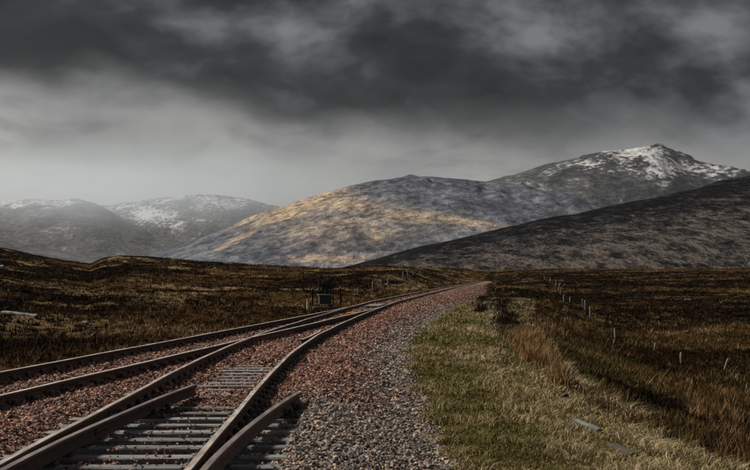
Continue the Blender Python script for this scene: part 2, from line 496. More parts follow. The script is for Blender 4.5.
M_post = noisy_mat('bleached_post', [(0.25, (0.07, 0.07, 0.072)), (0.5, (0.19, 0.19, 0.193)), (0.75, (0.33, 0.33, 0.33))], 9, (1, 1, 0.15), bump=0.6, dist=0.01)
M_darkpost = noisy_mat('dark_wet_post', [(0.25, (0.02, 0.017, 0.014)), (0.7, (0.06, 0.05, 0.04))], 9, (1, 1, 0.15), bump=0.6, dist=0.01)
M_greytimber = noisy_mat('grey_timber', [(0.25, (0.02, 0.022, 0.025)), (0.5, (0.07, 0.075, 0.083)), (0.75, (0.15, 0.157, 0.167))], 11, (0.12, 1, 1), bump=0.8, dist=0.012)
M_darktimber = noisy_mat('dark_timber', [(0.25, (0.012, 0.011, 0.010)), (0.7, (0.05, 0.045, 0.04))], 11, (0.12, 1, 1), bump=0.8, dist=0.012)
M_frame = noisy_mat('frame_paint', [(0.25, (0.009, 0.013, 0.014)), (0.55, (0.020, 0.028, 0.030)), (0.8, (0.04, 0.047, 0.048))], 8, rough=0.6, spec=0.4)
M_iron = noisy_mat('black_iron', [(0.25, (0.004, 0.004, 0.005)), (0.7, (0.014, 0.014, 0.015))], 12, rough=0.6, spec=0.15)
M_steel = noisy_mat('worn_steel', [(0.25, (0.10, 0.12, 0.14)), (0.7, (0.28, 0.31, 0.34))], 12, rough=0.45, spec=0.5, metal=0.3)
M_palebox = noisy_mat('pale_grey_steel', [(0.25, (0.09, 0.085, 0.08)), (0.55, (0.19, 0.185, 0.18)), (0.8, (0.28, 0.27, 0.26))], 6, rough=0.7)
M_yellow = noisy_mat('yellow_paint', [(0.2, (0.25, 0.14, 0.01)), (0.55, (0.55, 0.32, 0.02)), (0.8, (0.68, 0.42, 0.05))], 7, rough=0.6)
M_rock = noisy_mat('grey_rock', [(0.25, (0.04, 0.04, 0.042)), (0.5, (0.13, 0.13, 0.13)), (0.75, (0.27, 0.27, 0.26))], 6, rough=0.85, bump=0.8, dist=0.02)
M_darkrock = noisy_mat('dark_wet_rock', [(0.25, (0.006, 0.006, 0.006)), (0.7, (0.03, 0.028, 0.025))], 6, rough=0.7, bump=0.8, dist=0.02)

# ------------------------------------------------------------------ ground
az = np.concatenate([np.arange(-180, -19.5, 4.0), np.arange(-19.5, 19.5, 0.062), np.arange(19.5, 179.9, 4.0)])
rr = np.concatenate([[0.02], np.arange(0.6, 6, 0.6), 6 * 1.0135 ** np.arange(0, 378)])
rr = np.concatenate([rr[rr < 950], 950 * 1.13 ** np.arange(0, 24)])
A, RR = np.meshgrid(np.radians(az), rr)
GX = (RR * np.sin(A)); GY = (RR * np.cos(A))
GZ = terrain(GX, GY)
hv, gv, vv, sv = veg(GX, GY)
me = np_mesh('ground', np.stack([GX, GY, GZ], -1).reshape(-1, 3), grid_faces(len(rr), len(az), True)[:, ::-1], M_ground,
             {'heather': hv.ravel(), 'green': gv.ravel(), 'straw': sv.ravel(), 'bog': BOG.ravel(), 'verge': vv.ravel()})
tag(link(bpy.data.objects.new('ground', me)), kind='structure')

# ------------------------------------------------------------------ hills
def hill_mat(name, kind):
    mt, t, b = material(name)
    co = t.n('ShaderNodeNewGeometry').outputs['Position']
    tc_ = t.n('ShaderNodeVectorMath', {0: co, 1: (0.001, 0.001, 0.001)}, operation='MULTIPLY').outputs[0]
    if kind == 'near':
        n1 = t.noise(t.mapping(tc_, (1, 0.22, 1), rot=(0, 0, R(14))), 40, 7, 0.68, 0.3)
        n2 = t.noise(t.mapping(tc_, (1, 0.2, 1), rot=(0, 0, R(10))), 110, 4, 0.7)
        n3 = t.noise(t.mapping(tc_, (1, 0.2, 1), rot=(0, 0, R(10))), 260, 3, 0.7)
        f = t.m('ADD', t.m('MULTIPLY', n1, 0.42), t.m('MULTIPLY', n2, 0.33))
        f = t.m('ADD', f, t.m('MULTIPLY', n3, 0.25))
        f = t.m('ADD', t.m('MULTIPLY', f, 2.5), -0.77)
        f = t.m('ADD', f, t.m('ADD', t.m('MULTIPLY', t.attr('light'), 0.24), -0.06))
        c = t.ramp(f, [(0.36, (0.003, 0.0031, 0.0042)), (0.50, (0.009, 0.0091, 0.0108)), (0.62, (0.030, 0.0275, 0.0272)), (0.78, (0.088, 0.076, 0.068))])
    else:
        n1 = t.noise(t.mapping(tc_, (1, 0.42, 1.5), rot=(0, 0, R(-25))), 6.5, 9, 0.66, 0.5)
        n2 = t.noise(t.mapping(tc_, (1, 0.42, 1.5), rot=(0, 0, R(-30))), 34, 6, 0.7, 0.3)
        f = t.m('ADD', t.m('MULTIPLY', n1, 0.45), t.m('MULTIPLY', n2, 0.55))
        f = t.m('ADD', t.m('MULTIPLY', f, 1.4), -0.2)
        base = {'mid': [(0.36, (0.028, 0.032, 0.042)), (0.5, (0.075, 0.083, 0.102)), (0.64, (0.17, 0.183, 0.21))],
                'snowy': [(0.40, (0.026, 0.028, 0.031)), (0.5, (0.052, 0.055, 0.060)), (0.60, (0.09, 0.093, 0.099))],
                'far': [(0.38, (0.05, 0.053, 0.057)), (0.5, (0.09, 0.093, 0.098)), (0.62, (0.14, 0.143, 0.148))]}[kind]
        c = t.ramp(f, base)
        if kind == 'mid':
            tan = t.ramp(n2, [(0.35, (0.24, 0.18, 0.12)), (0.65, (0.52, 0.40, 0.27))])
            tm = t.ss(t.m('ADD', t.attr('tan'), t.m('MULTIPLY', t.m('SUBTRACT', n1, 0.5), 1.1)), 0.05, 0.95)  # tan mix: grass colour together with painted sunlight
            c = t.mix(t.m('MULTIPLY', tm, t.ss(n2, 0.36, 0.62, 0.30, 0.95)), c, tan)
        sm = t.ss(t.m('ADD', t.attr('snow'), t.m('MULTIPLY', t.m('SUBTRACT', f, 0.5), 4.4)), 0.42, 1.05)
        c = t.mix(t.m('MULTIPLY', sm, 0.85), c, (0.50, 0.51, 0.53))
    t.put(b.inputs['Base Color'], c)
    b.inputs['Roughness'].default_value = 0.95
    b.inputs['Specular IOR Level'].default_value = 0.0
    bp = t.n('ShaderNodeBump', {'Strength': 0.8, 'Distance': 26.0 if kind != 'near' else 9.0, 'Height': f})
    t.put(b.inputs['Normal'], bp.outputs[0])
    return mt

def blob(px, py, cx, cy, rx, ry, ang=0.0):
    c, s = math.cos(R(ang)), math.sin(R(ang))
    u = (px - cx) * c + (py - cy) * s; v = -(px - cx) * s + (py - cy) * c
    return np.exp(-((u / rx) ** 2 + (v / ry) ** 2))

def hill(name, prof, dist, foot, back, kind, seed, gully=0.05, dslope=0.0, power=1.35, na=420, nt=84, masks=None, base=-14):
    """A hill as a real height field: foot -> crest (whose outline is prof, at dist metres) -> back slope.
       dslope lets the crest recede or approach along its length."""
    p = np.array(prof, float)
    px = np.linspace(p[0, 0], p[-1, 0], na)
    yc = np.interp(px, p[:, 0], p[:, 1])
    k = np.array([1, 2, 3, 2, 1.]); k /= k.sum()
    yc = np.convolve(np.pad(yc, 2, 'edge'), k, 'valid')
    yc = yc + (fbm(px / 26, px * 0 + seed, 4, seed) - 0.5) * 2.6
    D = dist * (1 + dslope * (px - 375) / 375)
    zc = CZ + (276 - yc) / F * D
    tt = np.concatenate([np.linspace(0, 1, nt), 1 + np.linspace(0.04, 1, 26)])
    T, PX = np.meshgrid(tt, px, indexing='ij')
    ZC = zc[None, :]; DD = D[None, :]
    front = np.clip(T, 0, 1)
    ft = foot / dist
    dd = DD * (ft + (1 - ft) * front) + np.clip(T - 1, 0, 1) * back
    sh = np.where(T <= 1, 1 - (1 - front) ** power, np.cos(np.clip(T - 1, 0, 1) * math.pi / 2) ** 1.3)
    Z = base + (ZC - base) * sh
    wv = np.sin(np.clip(T, 0, 2) * math.pi / 2) ** 2 * np.where(T <= 1, 1 - 0.93 * front ** 5, 1)
    X = (PX - 375) / F * dd; Y = dd
    s = dist / 5000.0
    warp = (fbm(X / (900 * s), Y / (900 * s), 2, seed + 5) - .5) * 420 * s
    g1 = np.abs(fbm((X + warp) / (340 * s), Y / (1500 * s), 5, seed + 1, 0.58) - 0.5) * 2
    g2 = fbm(X / (150 * s), Y / (320 * s), 4, seed + 2) - 0.5
    Z = Z + wv * ZC * gully * ((g1 - 0.3) * 1.4 + g2 * 0.8)
    attrs = {}
    pyv = 276 - (Z - CZ) / dd * F
    for an, fn in (masks or {}).items():
        attrs[an] = np.clip(fn(PX, pyv, T, X, Y), -1, 1).ravel()
    me = np_mesh(name, np.stack([X, Y, Z], -1).reshape(-1, 3), grid_faces(len(tt), na), hill_mat(name + '_ground', kind), attrs)
    return tag(link(bpy.data.objects.new(name, me)), kind='structure')

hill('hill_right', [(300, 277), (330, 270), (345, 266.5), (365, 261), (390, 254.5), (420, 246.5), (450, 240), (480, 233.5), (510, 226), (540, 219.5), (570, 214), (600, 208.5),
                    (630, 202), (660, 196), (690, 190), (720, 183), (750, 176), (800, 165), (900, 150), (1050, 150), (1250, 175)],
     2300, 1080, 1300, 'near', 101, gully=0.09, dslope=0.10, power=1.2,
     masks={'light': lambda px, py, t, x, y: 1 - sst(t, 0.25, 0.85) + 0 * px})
def sunlit_tan_mask(px, py, t, x, y):  # golden grass plus the sunlit patch, both painted into the hill colour
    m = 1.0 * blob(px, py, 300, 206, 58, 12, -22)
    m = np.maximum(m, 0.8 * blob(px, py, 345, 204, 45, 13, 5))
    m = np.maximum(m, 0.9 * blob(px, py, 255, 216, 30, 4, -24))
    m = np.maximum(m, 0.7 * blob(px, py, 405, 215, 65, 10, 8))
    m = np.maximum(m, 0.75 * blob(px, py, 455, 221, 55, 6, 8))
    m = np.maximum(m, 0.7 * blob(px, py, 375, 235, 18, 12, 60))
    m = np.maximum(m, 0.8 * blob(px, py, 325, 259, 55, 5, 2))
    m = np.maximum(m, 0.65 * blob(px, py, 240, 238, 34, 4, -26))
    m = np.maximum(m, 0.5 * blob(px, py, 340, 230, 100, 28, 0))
    m = m * (1 - 0.8 * blob(px, py, 440, 190, 60, 14, 0))  # less tan at the upper right: cloud shade put into the colour
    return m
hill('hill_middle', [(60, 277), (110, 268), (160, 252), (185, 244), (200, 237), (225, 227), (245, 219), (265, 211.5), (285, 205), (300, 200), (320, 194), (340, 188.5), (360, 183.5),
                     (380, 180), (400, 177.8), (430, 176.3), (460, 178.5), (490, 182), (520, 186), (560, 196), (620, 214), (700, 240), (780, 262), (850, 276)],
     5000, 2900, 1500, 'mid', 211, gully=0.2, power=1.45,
     masks={'tan': sunlit_tan_mask, 'snow': lambda px, py, t, x, y: 0 * px - 1})
def snow3(px, py, t, x, y):
    m = blob(px, py, 640, 156, 62, 17, 12) * 0.95
    m = np.maximum(m, 0.9 * blob(px, py, 695, 168, 55, 8, 8))
    m = np.maximum(m, 0.65 * blob(px, py, 590, 164, 38, 8, -14))
    return m
hill('mountain_snowy', [(380, 262), (420, 226), (450, 204), (470, 190), (490, 181.5), (500, 178.5), (520, 172), (545, 164), (565, 159.5), (585, 155), (605, 151.5), (625, 149), (640, 146.5), (652, 145.5),
                        (662, 146.5), (670, 150.5), (685, 158), (700, 162.5), (720, 166.5), (750, 172), (800, 180), (900, 196), (1000, 215), (1100, 240), (1180, 270)],
     7200, 5200, 1800, 'snowy', 307, gully=0.13, power=1.5, masks={'snow': snow3})
hill('hill_left_low', [(-500, 250), (-300, 236), (-150, 233), (-60, 235), (0, 238.5), (30, 244), (60, 250), (90, 257), (120, 262), (160, 268), (220, 277)],
     6000, 4600, 900, 'far', 401, gully=0.05, masks={'snow': lambda px, py, t, x, y: 0 * px - 1})
hill('mountain_left', [(-600, 240), (-350, 214), (-150, 203), (-60, 200), (0, 201), (30, 199), (55, 198.5), (78, 198.5), (95, 203), (108, 210), (125, 221), (150, 232), (190, 245), (240, 258), (320, 276)],
     9400, 7000, 1500, 'far', 503, gully=0.06,
     masks={'snow': lambda px, py, t, x, y: np.maximum(0.85 * (1 - sst(py, 202, 213)) * (1 - sst(px, 60, 88)), 0.7 * blob(px, py, 99, 206, 9, 3, 40))})
hill('mountain_left_far', [(-500, 230), (-200, 212), (0, 208), (60, 205), (110, 205), (150, 199), (190, 195), (215, 194), (245, 198), (280, 206), (320, 214), (380, 230), (450, 255), (520, 276)],
     11800, 9700, 1600, 'far', 601, gully=0.06,
     masks={'snow': lambda px, py, t, x, y: np.maximum(0.95 * blob(px, py, 140, 213, 46, 12, 12), 0.6 * (1 - sst(py, 196, 222)))})

# ------------------------------------------------------------------ ballast
def bed(X, Y):
    yy = np.clip(Y, -29, 719)
    d4 = X - r4(yy); dl = r1(yy) - X
    mid = X - 0.5 * (r3(yy) + r4(yy))
    z = np.full(np.shape(X), 0.008)
    n = (fbm(X / .8, Y / .8, 3, 71) - 0.5)
    # cribs open between the near sleepers
    open_ = (1 - sst(Y, 17.6, 18.9)) * sst(mid, -1.5, -1.1) * (1 - sst(d4, 0.40, 0.75))
    z = z - (0.055 + 0.05 * vnoise(X / .5, Y / .35, 73)) * open_
    part = np.exp(-((Y - 24.0) / 3.6) ** 4) * np.exp(-((mid - 0.15) / 0.5) ** 4)
    z = z - 0.05 * part
    for rr_ in (r1, r2, r3, r4):
        z = z + 0.035 * np.exp(-((X - rr_(yy)) / 0.2) ** 2) * (1 - open_)
    # heap between the two roads and shoulder on the right
    btw = sst(-(X - r3(yy)), 0.15, 0.6) * sst(X - r2(yy), 0.15, 0.6)
    z = z + 0.05 * btw
    d4 = np.where(d4 > 0.9, np.maximum(d4 - sw(yy), 0.9), d4)
    sh = sst(d4, 0.25, 0.7) * (1 - sst(d4, 1.0, 2.4)) * sst(Y, 15, 19)
    z = z + 0.05 * sh
    z = z - 0.20 * sst(d4, 0.9, 2.2) - 0.22 * sst(d4, 2.2, 2.95)
    z = z - 0.15 * sst(dl, 0.35, 1.1) - 0.30 * sst(dl, 1.0, 1.7)
    return z + 0.035 * n * (1 - 0.6 * open_)
def redness(X, Y):
    yy = np.clip(Y, -29, 719)
    d4 = X - r4(yy)
    n = (fbm(X / 1.1, Y / 1.6, 3, 77) - 0.5)
    d4 = d4 - sw(yy) * (d4 > .5)
    r_ = 1 - sst(d4 + n * 1.1, 1.05, 1.85)
    r_ = r_ * (1 - sst(d4, 0.15, 0.5) * (1 - sst(Y + n * 5, 16.5, 20.5)))
    r_ = np.where(Y > 60, np.maximum(r_, sst(Y, 60, 110)), r_)
    return np.clip(r_ * (0.92 - 0.2 * sst(Y, 60, 150)) + n * 0.3, 0, 1)
by = np.concatenate([np.arange(2, 10, 0.25), 10 * 1.0075 ** np.arange(0, 545)])
by = by[by < 600]
u = np.linspace(0, 1, 110)
BY, U = np.meshgrid(by, u, indexing='ij')
xl = r1(BY) - 1.75; xr = r4(BY) + 2.85 + sw(BY)
BX = xl + (xr - xl) * U
me = np_mesh('ballast', np.stack([BX, BY, bed(BX, BY)], -1).reshape(-1, 3), grid_faces(len(by), len(u))[:, ::-1], M_bed, {'red': redness(BX, BY).ravel()})
tag(link(bpy.data.objects.new('ballast', me)), kind='structure')

def rot_matrices(n, tilt):
    a = rng.uniform(0, 2 * np.pi, n); b = rng.normal(0, tilt, n); c = rng.normal(0, tilt, n)
    ca, sa, cb, sb, cc, sc = np.cos(a), np.sin(a), np.cos(b), np.sin(b), np.cos(c), np.sin(c)
    O = np.zeros(n); I = np.ones(n)
    Rz = np.array([[ca, -sa, O], [sa, ca, O], [O, O, I]]).transpose(2, 0, 1)
    Rx = np.array([[I, O, O], [O, cb, -sb], [O, sb, cb]]).transpose(2, 0, 1)
    Ry = np.array([[cc, O, sc], [O, I, O], [-sc, O, cc]]).transpose(2, 0, 1)
    return Rz @ Rx @ Ry
def ico():
    p = (1 + 5 ** .5) / 2
    v = np.array([(-1, p, 0), (1, p, 0), (-1, -p, 0), (1, -p, 0), (0, -1, p), (0, 1, p), (0, -1, -p), (0, 1, -p), (p, 0, -1), (p, 0, 1), (-p, 0, -1), (-p, 0, 1)], float)
    v /= np.linalg.norm(v[0])
    f = np.array([(0, 11, 5), (0, 5, 1), (0, 1, 7), (0, 7, 10), (0, 10, 11), (1, 5, 9), (5, 11, 4), (11, 10, 2), (10, 7, 6), (7, 1, 8),
                  (3, 9, 4), (3, 4, 2), (3, 2, 6), (3, 6, 8), (3, 8, 9), (4, 9, 5), (2, 4, 11), (6, 2, 10), (8, 6, 7), (9, 8, 1)])
    return v, f
def octa():
    v = np.array([(1, 0, 0), (0, 1, 0), (-1, 0, 0), (0, -1, 0), (0, 0, 1), (0, 0, -1)], float)
    f = np.array([(0, 1, 4), (1, 2, 4), (2, 3, 4), (3, 0, 4), (1, 0, 5), (2, 1, 5), (3, 2, 5), (0, 3, 5)])
    return v, f
def scatter(base, X, Y, Z, S, tilt=0.5, variants=8, squash=(1, .68, .46), jit=0.36):
    V, Fc = base
    vs, fs, own = [], [], []
    o = 0
    idx = np.arange(len(X)) % variants
    for k in range(variants):
        q = np.where(idx == k)[0]
        if not len(q): continue
        b = V * (1 + rng.uniform(-jit, jit, (len(V), 1))) + rng.uniform(-.12, .12, V.shape)
        b = b * np.array(squash) * rng.uniform(.8, 1.25, 3)
        rm = rot_matrices(len(q), tilt)
        p = np.einsum('nij,vj->nvi', rm, b) * S[q][:, None, None]
        p += np.stack([X[q], Y[q], Z[q]], -1)[:, None, :]
        vs.append(p.reshape(-1, 3))
        fs.append((Fc[None] + (np.arange(len(q)) * len(V))[:, None, None]).reshape(-1, 3) + o)
        own.append(np.repeat(q, len(V)))
        o += len(q) * len(V)
    return np.concatenate(vs), np.concatenate(fs), np.concatenate(own)

def ballast_points(n, y0, y1, power=1.0):
    Y = y0 * (y1 / y0) ** (rng.uniform(0, 1, n) ** power)
    lo = r1(Y) - 1.15; hi = r4(Y) + 2.75 + sw(Y)
    X = lo + (hi - lo) * rng.uniform(0, 1, n)
    px = 375 + F * X / Y
    k = (px > -60) & (px < 810)
    return X[k], Y[k]
X, Y = ballast_points(84000, 9.8, 32)
S = (0.012 + 0.026 * rng.uniform(0, 1, len(X)) ** 1.6) * (1 + 0.35 * sst(Y, 15, 30))
yy = Y; d4 = X - r4(yy); mid_ = X - .5 * (r3(yy) + r4(yy))
zb = bed(X, Y)
# a few loose stones on the near sleepers as well
op = (Y < 18.3) & (np.abs(mid_ - .2) < 1.5)
z = zb + S * 0.25
up = op & (rng.uniform(0, 1, len(X)) < 0.09) & (np.abs(X - r4(Y)) > .2) & (np.abs(X - r3(Y)) > .2)
z = np.where(up, 0.008, z)
S = np.where(up, S * 0.62, S)
v, f, own = scatter(octa(), X, Y, z, S * 1.15, 0.6, 14)
rn = rng.uniform(0, 1, len(X)); rd = np.clip(redness(X, Y) + rng.normal(0, .3, len(X)), 0, 1)
me = np_mesh('ballast_stones', v, f, M_stone, {'rnd': rn[own], 'red': rd[own]}, smooth=False)
tag(link(bpy.data.objects.new('ballast_stones', me)), 'loose brown and grey ballast stones lying around the rails', 'ballast', kind='stuff')
X, Y = ballast_points(34000, 29, 260)
S = rng.uniform(0.03, 0.055, len(X)) * (Y / 34) ** 0.35
v, f, own = scatter(octa(), X, Y, bed(X, Y) + S * 0.2, S)
rn = rng.uniform(0, 1, len(X)); rd = np.clip(redness(X, Y) + rng.normal(0, .2, len(X)), 0, 1)
me = np_mesh('ballast_stones', v, f, M_stone, {'rnd': rn[own], 'red': rd[own]}, smooth=False)
tag(link(bpy.data.objects.new('ballast_stones', me)), 'distant rust-red ballast stones along the line past the crossing', 'ballast', kind='stuff')

# ------------------------------------------------------------------ rails
PROFILE = [(-0.020, 0.0), (0.020, 0.0), (0.033, 0.008), (0.033, 0.026), (0.010, 0.042), (0.009, 0.095), (0.034, 0.112), (0.035, 0.136), (0.028, 0.145),
           (-0.028, 0.145), (-0.035, 0.136), (-0.034, 0.112), (-0.009, 0.095), (-0.010, 0.042), (-0.033, 0.026), (-0.033, 0.008)]
M_shoulder = noisy_mat('rail_shoulder', [(0.25, (0.03, 0.021, 0.017)), (0.5, (0.085, 0.06, 0.05)), (0.75, (0.16, 0.12, 0.10))], 11, rough=0.6, spec=0.3)
def rail(name, fx, y0, y1, head, parent, z0=0.045, label=None, dense=None):
    ys = [y0]
    while ys[-1] < y1:
        ys.append(min(y1, ys[-1] + max(0.35, ys[-1] * 0.016)))
    ys = np.array(ys); xs = np.asarray(fx(ys), float)
    xs = xs + (vnoise(ys / 2.2, 0 * ys + y0, 5) - .5) * 0.010
    zs = (vnoise(ys / 3.1, 0 * ys + y1, 6) - .5) * 0.012
    tx = np.gradient(xs, ys); nl = np.hypot(1, tx)
    P = np.array(PROFILE); k = len(P)
    V = np.empty((len(ys), k, 3))
    V[:, :, 0] = xs[:, None] + P[None, :, 0] / nl[:, None]
    V[:, :, 1] = ys[:, None] - P[None, :, 0] * (tx / nl)[:, None]
    V[:, :, 2] = z0 + P[None, :, 1] + zs[:, None]
    mb = MB(); mb.v = [tuple(p) for p in V.reshape(-1, 3)]
    for i in range(len(ys) - 1):
        for j in range(k):
            j2 = (j + 1) % k
            mb.f.append((i * k + j, i * k + j2, (i + 1) * k + j2, (i + 1) * k + j))
            mb.mi.append(1 if j == 8 else (2 if j in (7, 9) else 0))
    mb.f += [tuple(range(k))[::-1], tuple((len(ys) - 1) * k + j for j in range(k))]; mb.mi += [0, 0]
    o = mb.build(name, [M_rust, head, M_shoulder], parent)
    if label: o['label'] = label
    return o

trk = empty('railway_track', (float(r4(11)) - .75, 11, 0))
tag(trk, 'near dull rusty railway track with exposed grey sleepers, curving away over the moor', 'railway track')
trk2 = empty('railway_track', (float(r1(24)) + .75, 24, 0))
tag(trk2, 'left railway track with shiny rail tops joining from the left edge', 'railway track')
def at_root(o, root):
    o.parent = root
    o.matrix_parent_inverse = Matrix.Translation(root.location).inverted()
    return o
def e_off(y): return 0.115 + 0.0105 * np.clip(y - 10.5, 0, None) ** 1.78
E1 = lambda y: r3(y) + e_off(y) * 0.97
E2 = lambda y: r4(y) + e_off(y) * 1.08
FROG = 34.6
at_root(rail('rail', r4, 3.0, 560, M_head, None, label='long right rail with dull brown head'), trk)
at_root(rail('rail', r3, 3.0, TOE + 2.0, M_head, None), trk)
at_root(rail('rail', r1, TOE - 0.2, 560, M_shine, None), trk)
at_root(rail('rail', E1, 9.2, 19.6, M_spur, None, z0=0.046, label='short spur rail inside the track, ending in the ballast'), trk)
at_root(rail('rail', E2, 9.2, 18.4, M_spur, None, z0=0.046, label='short spur rail outside the right rail, cut off square'), trk)
at_root(rail('check_rail', lambda y: r4(y) - 0.115 - 0.05 * (sst(y, 38, 39.5) + 1 - sst(y, 33.5, 35)), 33.4, 39.6, M_head, None, z0=0.052), trk)
at_root(rail('rail', r1, 6, TOE - 0.2, M_shine, None), trk2)
at_root(rail('rail', r2, 6, FROG - 0.6, M_shine, None), trk2)
at_root(rail('rail', r2, FROG + 0.3, TOE - 1.0, M_shine, None), trk2)

# chair, shared mesh: base plate, two jaws, oak key
def chair_mesh(flip):
    s = -1 if flip else 1
    mb = MB()
    mb.box(-0.19, 0.19, -0.10, 0.10, 0.0, 0.042, 0.012)
    mb.box(*sorted((s * -0.10, s * -0.036)), -0.055, 0.055, 0.042, 0.118, 0.02)
    mb.box(*sorted((s * 0.062, s * 0.12)), -0.055, 0.055, 0.042, 0.110, 0.02)
    mb.box(*sorted((s * 0.030, s * 0.061)), -0.115, 0.125, 0.060, 0.112, 0.006, 1)
    for ex in (-0.155, 0.155):
        mb.tube((ex, 0.055, 0.042), (ex, 0.055, 0.062), 0.02, n=6)
        mb.tube((ex, -0.055, 0.042), (ex, -0.055, 0.062), 0.02, n=6)
    return mb.mesh('chair', [M_chair, M_key])
CH = [chair_mesh(False), chair_mesh(True)]
def sleeper_mesh(length, k):
    mb = MB()
    n = 9
    w, h = 0.125, 0.14
    rs = random.Random(k)
    ring = []
    for i in range(n + 1):
        x = -length / 2 + length * i / n
        j = lambda a: rs.uniform(-a, a)
        ring.append([(x, -w + j(.006), -h), (x, w + j(.006), -h), (x, w + j(.007), -0.012 + j(.006)), (x, w - .018 + j(.006), 0 + j(.003)), (x, -w + .018 + j(.006), 0 + j(.003)), (x, -w + j(.007), -0.012 + j(.006))])
    vs = [p for r_ in ring for p in r_]
    fs = [(i * 6 + j, i * 6 + (j + 1) % 6, (i + 1) * 6 + (j + 1) % 6, (i + 1) * 6 + j) for i in range(n) for j in range(6)]
    fs = [f_[::-1] for f_ in fs]
    fs += [tuple(range(6)), tuple(n * 6 + j for j in range(5, -1, -1))]
    mb.add(vs, fs)
    return mb.mesh('sleeper', M_sleeper)
SL = [sleeper_mesh(2.6, k) for k in range(5)]
def put_sleeper(root, y, xa, xb, rails_, k, fr=r4):
    """sleeper from xa to xb at y, square to the rail, chairs (sub-parts) under each rail"""
    th = -math.atan(float((fr(y + .5) - fr(y - .5))))
    L = xb - xa
    me_ = SL[k % 5] if abs(L - 2.6) < .05 else sleeper_mesh(L, k)
    o = bpy.data.objects.new('sleeper', me_)
    COL.objects.link(o)
    cx = (xa + xb) / 2
    jit = random.uniform(-.015, .015)
    o.parent = root
    o.location = Vector((cx + jit * 3, y, random.uniform(-.006, .004))) - root.location
    o.rotation_euler = (0, 0, th + random.uniform(-.012, .012))
    o['kx'] = 0
    del o['kx']
    for fx, fl in rails_:
        c = bpy.data.objects.new('chair', CH[fl])
        COL.objects.link(c)
        c.parent = o
        lx = (float(fx(y)) - cx - jit * 3) / math.cos(th)
        c.location = (lx, 0, 0.0015)
    return o
y = 9.3; k = 0
SP = 0.705
while y < 80:
    if y < 18.2:
        rs_ = [(r3, 1), (r4, 0)]
        if y > 13.2: rs_ = [(r3, 1), (E1, 1), (r4, 1), (E2, 0)] if e_off(y) > 0.36 else [(r3, 1), (r4, 1)]
        put_sleeper(trk, y, float(r3(y)) - .55, float(r4(y)) + .78, rs_, k)
    elif y < 30:
        put_sleeper(trk, y, float(r3(y)) - .55, float(r4(y)) + .55, [(r3, 1), (r4, 0)], k)
    elif y < TOE + 1:
        rs_ = [(r1, 1), (r4, 0)]
        if float(r2(y) - r3(y)) > .4 or float(r3(y) - r1(y)) > .4: rs_.append((r3, 1))
        if float(r4(y) - r2(y)) > .4 and abs(float(r2(y) - r3(y))) > .4: rs_.append((r2, 0))
        put_sleeper(trk, y, float(r1(y)) - .55, float(r4(y)) + .55, rs_, k)
    else:
        put_sleeper(trk, y, float(r3(y)) - .55, float(r4(y)) + .55, [(r3, 1), (r4, 0)], k)
    y += SP + random.uniform(-.03, .03)
    k += 1
y = 15.5
while y < 29.6:
    put_sleeper(trk2, y, float(r1(y)) - .55, float(r2(y)) + .55, [(r1, 1), (r2, 0)], k, r1)
    y += SP; k += 1

# fishplates on the near rails
def fishplate(root, fx, y, side):
    mb = MB()
    mb.box(-0.011, 0.011, -0.23, 0.23, -0.030, 0.030, 0.004)
    for q in (-.17, -.06, .06, .17):
        mb.tube((0.011 * side, q, 0), (0.030 * side, q, 0), 0.016, n=6)
    o = mb.build('fishplate', M_rust)
    at_root(o, root)
    o.location = (float(fx(y)) + side * 0.021, y, 0.115)
    o.rotation_euler = (0, 0, -math.atan(float((fx(y + .5) - fx(y - .5)))))
for fx, y in ((r3, 16.65), (r4, 25.4), (r3, 27.3), (E1, 14.55)):
    for s_ in (-1, 1):
        fishplate(trk, fx, y, s_)
fishplate(trk2, r2, 20.6, 1)

# cover boxes at the blades of the points
def cover(px0, name, mat, y, x, l, wd, h, label, cat):
    root = empty(name, (x, y, 0.0), -math.atan(float(r4(y + 1) - r4(y - 1)) / 2))
    tag(root, label, cat)
    b = MB().box(-wd / 2, wd / 2, -l / 2, l / 2, -0.03, h, 0.015).build('cover_plate', mat, root)
    for q in (-.3, .3):
        MB().box(-wd / 2 + .04, wd / 2 - .04, q * l - .02, q * l + .02, h + .0005, h + .016, 0.004).build('batten', mat, b)
    return root
cover(0, 'point_cover', M_yellow, 61.8, float(r4(61.8)) - 0.78 - .05, 0.55, 0.5, 0.10, 'small yellow cover between the rails beside the lever frame', 'cover')
cover(0, 'point_cover', M_palebox, 76.5, float(r4(76.5)) - 0.75, 5.5, 0.75, 0.15, 'pale grey flat cover box between the rails just past the yellow one', 'cover')

# ------------------------------------------------------------------ ground frame (levers)
fx0, fy0 = (325 - 375) / F * 77, 77.0
fz0 = float(terrain(fx0, fy0))
lf = empty('lever_frame', (fx0, fy0, fz0), R(8))
lf.scale = (1.06, 1.06, 1.12)
tag(lf, 'dark lever frame with tall levers standing beside the left rails', 'lever frame')
for i, yy_ in enumerate((-0.30, 0.30)):
    MB().box(-0.62, 0.62, yy_ - .12, yy_ + .12, -0.1, 0.13, 0.02).build('base_timber', M_greytimber, lf)
for x0 in (-.31, .25):
    for y0 in (-.22, .16):
        MB().box(x0, x0 + .06, y0, y0 + .06, 0.132, 0.24, 0.008).build('leg', M_iron, lf)
cs = MB().box(-0.30, 0.30, -0.26, 0.26, 0.26, 0.68, 0.02).build('casing', M_frame, lf)
for x0 in (-.295, -.02, .255):
    MB().box(x0, x0 + .04, -0.281, -0.2605, 0.28, 0.66, 0.006).build('rib', M_frame, cs)
MB().box(-0.36, 0.36, -0.30, 0.30, 0.682, 0.715, 0.012).build('quadrant_plate', M_steel, lf)
